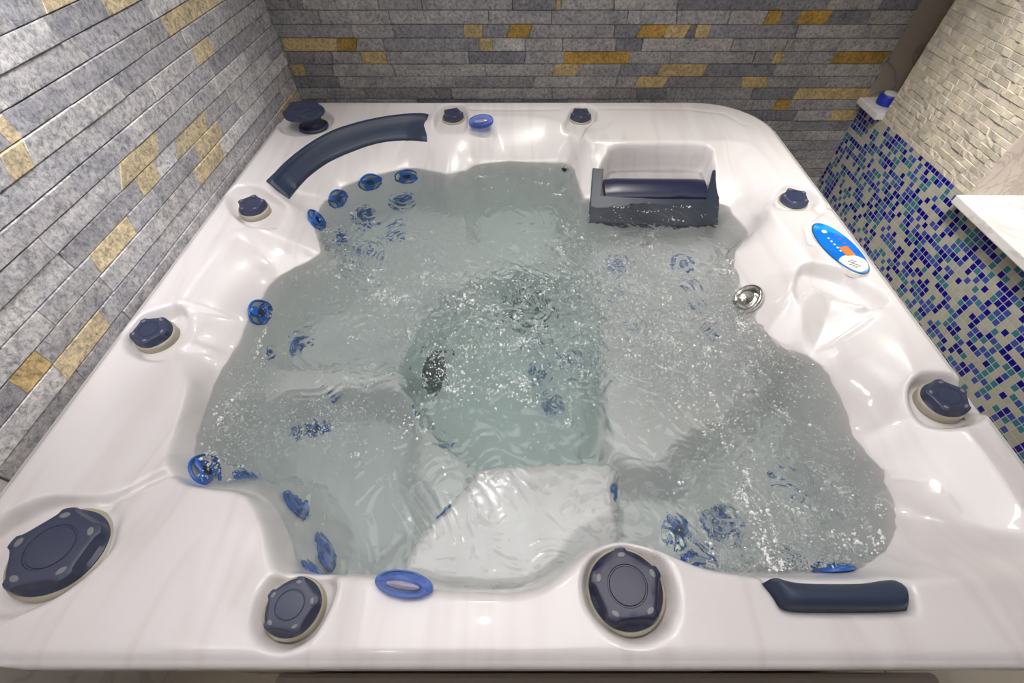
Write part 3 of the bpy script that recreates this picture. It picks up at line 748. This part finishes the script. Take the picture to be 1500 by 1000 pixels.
# ------------------------------------------------------------------ room
XL, YB, XR = -1.14, 2.38, 1.742
CEIL = 3.12
def stone_wall(name, u0, u1, z0, z1, z_ref, pitch, yellow, mapf, lmin, lmax, tones, yel, dep=(.0, .0055), seam=.0012):
    """courses of split stones; mapf(u, z, d) -> world; yellow: (u0, u1, z, slant, dark)"""
    verts, faces, tone = [], [], []
    k0 = math.floor((z0-z_ref)/pitch); k1 = math.ceil((z1-z_ref)/pitch)
    for k in range(k0, k1):
        za = max(z0, z_ref+k*pitch); zb = min(z1, z_ref+(k+1)*pitch)
        if zb-za < .004: continue
        ys_ = sorted([(min(a, b), max(a, b), s, q) for a, b, zc, s, q in yellow if za <= zc < zb])
        cuts = []; u = u0
        segs = []
        def fill(a, b):
            x = a
            while x < b-1e-4:
                L_ = random.uniform(lmin, lmax); e = x+L_
                if b-e < lmin*.6: e = b
                segs.append((x, min(e, b), None)); x = min(e, b)
        for a, b, s, q in ys_:
            a = max(a, u); b = min(b, u1)
            if b <= a: continue
            fill(u, a); segs.append((a, b, (s, q))); u = b
        fill(u, u1)
        pd = random.uniform(*dep); psl = 0.
        for i, (a, b, q) in enumerate(segs):
            sl = random.uniform(-.010, .010) if random.random() < .6 else 0
            if q: sl = q[0]
            if i == len(segs)-1: sl = 0
            nxt_yellow = (i+1 < len(segs) and segs[i+1][2] is not None)
            if nxt_yellow: sl = segs[i+1][2][0]*(1 if True else 0)
            same = random.random() < .35 or q is not None
            d = pd if same else random.uniform(*dep); pd = d
            g = seam*(.25 if same else 1)
            n0 = len(verts)
            A = [(a+psl*-.5+g, za+seam), (b-sl*.5-g, za+seam), (b+sl*.5-g, zb-seam), (a+psl*.5+g, zb-seam)]
            bv = min(.0016, (zb-za)*.08)
            cu = sum(p[0] for p in A)/4; cz = (za+zb)/2
            B = [(p[0]+(bv if j in (0, 3) else -bv), p[1]+(bv if j < 2 else -bv)) for j, p in enumerate(A)]
            for p in A: verts.append(mapf(p[0], p[1], 0))
            for p in A: verts.append(mapf(p[0], p[1], .006+d-bv))
            tl = [random.uniform(-.0016, .0016) for _ in range(4)]
            for p, t__ in zip(B, tl): verts.append(mapf(p[0], p[1], .006+d+t__))
            fs = [(n0+8, n0+9, n0+10, n0+11)]
            for j in range(4):
                jj = (j+1) % 4
                fs += [(n0+j, n0+jj, n0+4+jj, n0+4+j), (n0+4+j, n0+4+jj, n0+8+jj, n0+8+j)]
            faces += fs
            if q: c = yel[1] if q[1] else yel[0]; v = random.uniform(.88, 1.12)
            else: c = random.choice(tones); v = random.uniform(.88, 1.12)
            tone += [(c[0]*v, c[1]*v, c[2]*v, 1)]*12
            psl = sl
    n0 = len(verts); verts += [mapf(u0, z0, .0), mapf(u1, z0, .0), mapf(u1, z1, .0), mapf(u0, z1, .0)]; faces.append((n0, n0+1, n0+2, n0+3)); tone += [(.10, .095, .09, 1)]*4
    me = bpy.data.meshes.new(name); me.from_pydata([tuple(map(float, v)) for v in verts], [], faces); me.update()
    bm = bmesh.new(); bm.from_mesh(me); bmesh.ops.recalc_face_normals(bm, faces=bm.faces); bm.to_mesh(me); bm.free()
    at = me.color_attributes.new('tone', 'FLOAT_COLOR', 'POINT'); at.data.foreach_set('color', np.array(tone, np.float32).ravel())
    return me
_g = [(.26, .26, .265), (.30, .295, .295), (.21, .21, .225), (.33, .325, .315), (.245, .235, .24), (.29, .28, .275), (.16, .162, .18), (.36, .355, .345)]
greys = [tuple(v*1.18 for v in g) for g in _g]
yel = [(.52, .40, .19), (.42, .26, .055)]
def bz(px, py): return WYp(px, py, YB)
yb = []
for x0, x1, y, s, q in [(417,495,67,0,0),(495,523,66,.02,1),(530,567,84,0,0),(428,448,104,0,0),(745,777,43,.02,1),(936,975,45,.03,1),(976,1008,42,.02,0),(826,921,83,0,1),(811,846,100,.015,0),(965,1033,101,.01,0),(932,975,119,.02,0),
        (1120,1141,28,.006,1),(1168,1212,28,.008,1),(1217,1294,88,.012,1),(1086,1122,121,-.015,0),(1164,1273,138,.01,0),(1134,1155,153,.006,1),(1248,1300,167,.006,0),(1215,1245,170,.0,0),(679,706,40,.006,0),(702,722,65,.0,0),(815,822,5,0,0),(1130,1144,90,0,0),(1020,1040,40,0,0)]:
    a, b = bz(x0, y), bz(x1, y); yb.append((a[0], b[0], a[2]+ZR, s, q))
zref = bz(760, 144.5)[2]+ZR
pitch = (bz(760, 14)[2]-bz(760, 144.5)[2])/7.
me = stone_wall('wall_back', XL-.0, XR+.0, 0, CEIL, zref, pitch, yb, lambda u, z, d: (u, YB-d, z), .12, .46, greys, yel)
tag(link('wall_back', me, M['stone']), kind='structure')
def lz(px, py): return WXp(px, py, XL)
ylft = []
for x0, y0, x1, y1, s, q in [(246,42,284,20,.0,0),(284,24,330,6,.01,0),(288,84,314,70,.004,0),(170,250,222,195,.05,0),(258,215,304,175,.05,0),(292,225,328,195,.004,0),(292,262,328,222,.004,0),(210,280,238,258,.006,0),(0,190,14,178,0,0),(0,238,30,212,.02,0),(148,395,200,335,.01,0),
        (42,575,75,530,.0,1),(75,535,148,460,.01,0),(68,10,108,-10,.02,0),(160,18,200,0,.01,0),(412,172,440,148,.0,0)]:
    a, b = lz(x0, y0), lz(x1, y1); ylft.append((a[1], b[1], (a[2]+b[2])/2+ZR, s, q))
greysL_lit = [tuple((.45*.27+.55*v)*2.2 for v in g) for g in _g]  # back wall's stone, lightened to put this wall's stronger light into colour
me = stone_wall('wall_left', .375, YB, 0, CEIL, zref, pitch, ylft, lambda u, z, d: (XL-.010+d, u, z), .12, .44, greysL_lit, [(.78, .66, .42), (.70, .52, .24)])  # its yellow stones carry the same painted-in brightness
tag(link('wall_left', me, M['stone']), kind='structure')

bm = bmesh.new(); add_box(bm, (XL-.12, -1.6, 0), (XL-.012, .372, CEIL)); tag(bm_obj('trim_5', bm, M['white_marble'], smooth=False), kind='structure')
# right side: mosaic parapet, cream stone pier, two niches with marble sills
ZM = WXp(1290, 175, XR)[2]+ZR                 # top of the mosaic
yP0 = WXp(1425, 277, XR)[1]; yP1 = WXp(1291, 174, XR)[1]
ZL = WXp(1404, 272, XR)[2]+ZR
bm = bmesh.new(); add_box(bm, (XR, -1.6, 0), (XR+.10, YB+.02, ZM-.0)); tag(bm_obj('wall_right', bm, M['mosaic'], smooth=False), kind='structure')
creams = [(.62, .56, .44), (.64, .585, .47), (.60, .545, .42), (.66, .61, .50), (.63, .58, .475)]
me = stone_wall('wall_pier', yP0, yP1, ZM, CEIL, ZM, .0235, [], lambda u, z, d: (XR+.008-d, u, z), .018, .055, creams, creams[:2], dep=(.0, .004), seam=.0005)
pier = tag(link('wall_pier', me, M['cream_stone']), kind='structure'); pier.name = 'wall_right_pier'
bm = bmesh.new(); add_box(bm, (XR+.002, yP0-.0, ZM), (XR+.35, yP1, CEIL)); add_box(bm, (XR+.002, yP0-.006, ZL), (XR+.35, yP0, CEIL)); 
tag(bm_obj('trim_1', bm, M['pink_marble'], smooth=False), kind='structure')
bm = bmesh.new(); add_box(bm, (XR+.30, yP1, ZM-.05), (XR+.34, YB+.02, CEIL)); add_box(bm, (XR, YB, ZM-.05), (XR+.34, YB+.04, CEIL)); tag(bm_obj('wall_niche', bm, M['tan_marble'], smooth=False), kind='structure')
# sills
bm = bmesh.new(); add_box(bm, (XR-.035, yP1-.005, ZM-.0), (XR+.30, YB, ZM+.03), .003); tag(bm_obj('trim_2', bm, M['white_marble'], smooth=False), kind='structure')
bm = bmesh.new(); add_box(bm, (XR-.045, -1.6, ZL-.035), (XR+.6, yP0+.0, ZL), .004); tag(bm_obj('trim_3', bm, M['white_marble'], smooth=False), kind='structure')
bm = bmesh.new(); add_box(bm, (XR+.6, -1.6, 0), (XR+.7, yP0, CEIL)); tag(bm_obj('wall_recess', bm, M['ceiling'], smooth=False), kind='structure')
# blue lid on the small sill
pb = WXp(1298, 132, XR+.05)
bm = bmesh.new(); lathe(bm, [(.0, 0), (.040, 0), (.046, .006), (.046, .040), (.042, .046), (.030, .046), (.028, .036), (0, .036)], 40)
lid = bm_obj('round_tub_lid', bm, M['lid_blue'], angle=40); lid.location = (XR+.055, yP1+.10, ZM+.030)
tag(lid, 'small round dark blue plastic container on the narrow marble sill by the pier', 'container')
bm = bmesh.new(); lathe(bm, [(.029, .037), (.033, .052), (.027, .054), (0, .054)], 32); wl = bm_obj('white_stopper', bm, M['white'], lid, angle=40); wl['label'] = 'white top'

# floor, ceiling, wall behind the camera
def plane(name, lo, hi, z, mat):
    o = mesh_obj(name, [(lo[0], lo[1], z), (hi[0], lo[1], z), (hi[0], hi[1], z), (lo[0], hi[1], z)], [(0, 1, 2, 3)], mat, smooth=False); return tag(o, kind='structure')
plane('floor', (-1.6, -1.7), (2.4, YB+.05), 0, make_tile_mat())
plane('ceiling', (-1.6, -1.7), (2.5, YB+.1), CEIL, M['ceiling'])
bm = bmesh.new(); add_box(bm, (-1.3, 1.33, 2.40), (2.5, YB+.05, CEIL)); tag(bm_obj('trim_4', bm, M['ceiling'], smooth=False), kind='structure')
bm = bmesh.new(); add_box(bm, (-1.6, -1.7, 0), (2.5, -1.6, CEIL)); tag(bm_obj('wall_front', bm, M['ceiling'], smooth=False), kind='structure')
# low step in front of the tub
bm = bmesh.new(); add_box(bm, (-.66, -.36, 0), (1.1, .05, .36), .012); st_ = bm_obj('spa_step', bm, M['step'], smooth=False)
tag(st_, 'taupe step standing on the floor against the front of the hot tub', 'step')

# ------------------------------------------------------------------ lights
def lamp(name, loc, size, power, col=(1, 1, 1), target=None, shape='DISK', sy=None, spread=None):
    l = bpy.data.lights.new(name, 'AREA'); l.shape = shape; l.size = size; l.energy = power; l.color = col
    if sy: l.shape = 'RECTANGLE'; l.size_y = sy
    if spread: l.spread = math.radians(spread)
    o = bpy.data.objects.new(name, l); C.objects.link(o); o.location = loc
    if target is not None: o.rotation_euler = (Vector(target)-Vector(loc)).to_track_quat('-Z', 'Y').to_euler()
    tag(o, kind='structure'); return o
lamp('overhead_fill_light', (.0, .72, CEIL-.04), 1.9, 62, (1, .965, .955), None, sy=1.1)  # added broad fill, mainly to carry light under the water
lamp('wall_fill_light', (-.55, .25, CEIL-.05), .5, 54, (.96, .94, 1), (-1.5, .8, 2.0), spread=62)  # added fill to brighten the left stone wall
lamp('wall_fill_light', (.75, 1.0, CEIL-.05), .4, 40, (1, .97, .93), (1.75, 1.6, 1.3), spread=70)  # added fill to brighten the cream pier
lamp('recessed_light', (-.25, 1.28, CEIL-.04), .14, 8, (1, .955, .965), (-.15, 1.0, .9))
lamp('recessed_light', (.75, .70, CEIL-.04), .10, 3, (1, .96, .92), (.6, 1.1, .9))
lamp('recessed_light', (-.80, -.55, CEIL-.04), .12, 4, (.97, .94, 1), (-.8, .5, .9))
lamp('soffit_downlight', (.02, 2.05, 2.395),   .06, 8, (1, .96, .90), (.0, 1.4, .8), spread=95)
lamp('soffit_downlight', (.62, 2.02, 2.395), .06, 8, (1, .96, .90), (.5, 1.4, .8), spread=95)
lamp('soffit_downlight', (-.62, 1.95, 2.395), .06, 5, (1, .96, .90), (-.4, 1.4, .8), spread=95)
w = bpy.data.worlds.new('world'); bpy.context.scene.world = w; w.use_nodes = True
w.node_tree.nodes['Background'].inputs[0].default_value = (.9, .92, 1, 1); w.node_tree.nodes['Background'].inputs[1].default_value = .12

# ------------------------------------------------------------------ camera
cam = bpy.data.cameras.new('camera'); co = bpy.data.objects.new('camera', cam); C.objects.link(co)
cam.sensor_width = 36; cam.lens = FL/1500*36; cam.shift_x = -(CX-750)/1500; cam.clip_start = .02
co.location = (0, 0, ZR+HC); co.rotation_euler = (math.pi/2-PITCH, 0, 0)
sc = bpy.context.scene; sc.camera = co
sc.view_settings.view_transform = 'Standard'; sc.view_settings.look = 'None'; sc.view_settings.gamma = 1; sc.view_settings.exposure = 0
sc.cycles.use_denoising = True
sc.cycles.use_adaptive_sampling = True; sc.cycles.adaptive_threshold = .05; sc.cycles.adaptive_min_samples = 20; sc.cycles.max_bounces = 20; sc.cycles.transmission_bounces = 14; sc.cycles.glossy_bounces = 10; sc.cycles.diffuse_bounces = 9; sc.cycles.volume_bounces = 3; sc.cycles.sample_clamp_indirect = 60; sc.cycles.caustics_refractive = True
sc.view_settings.exposure = -1.44
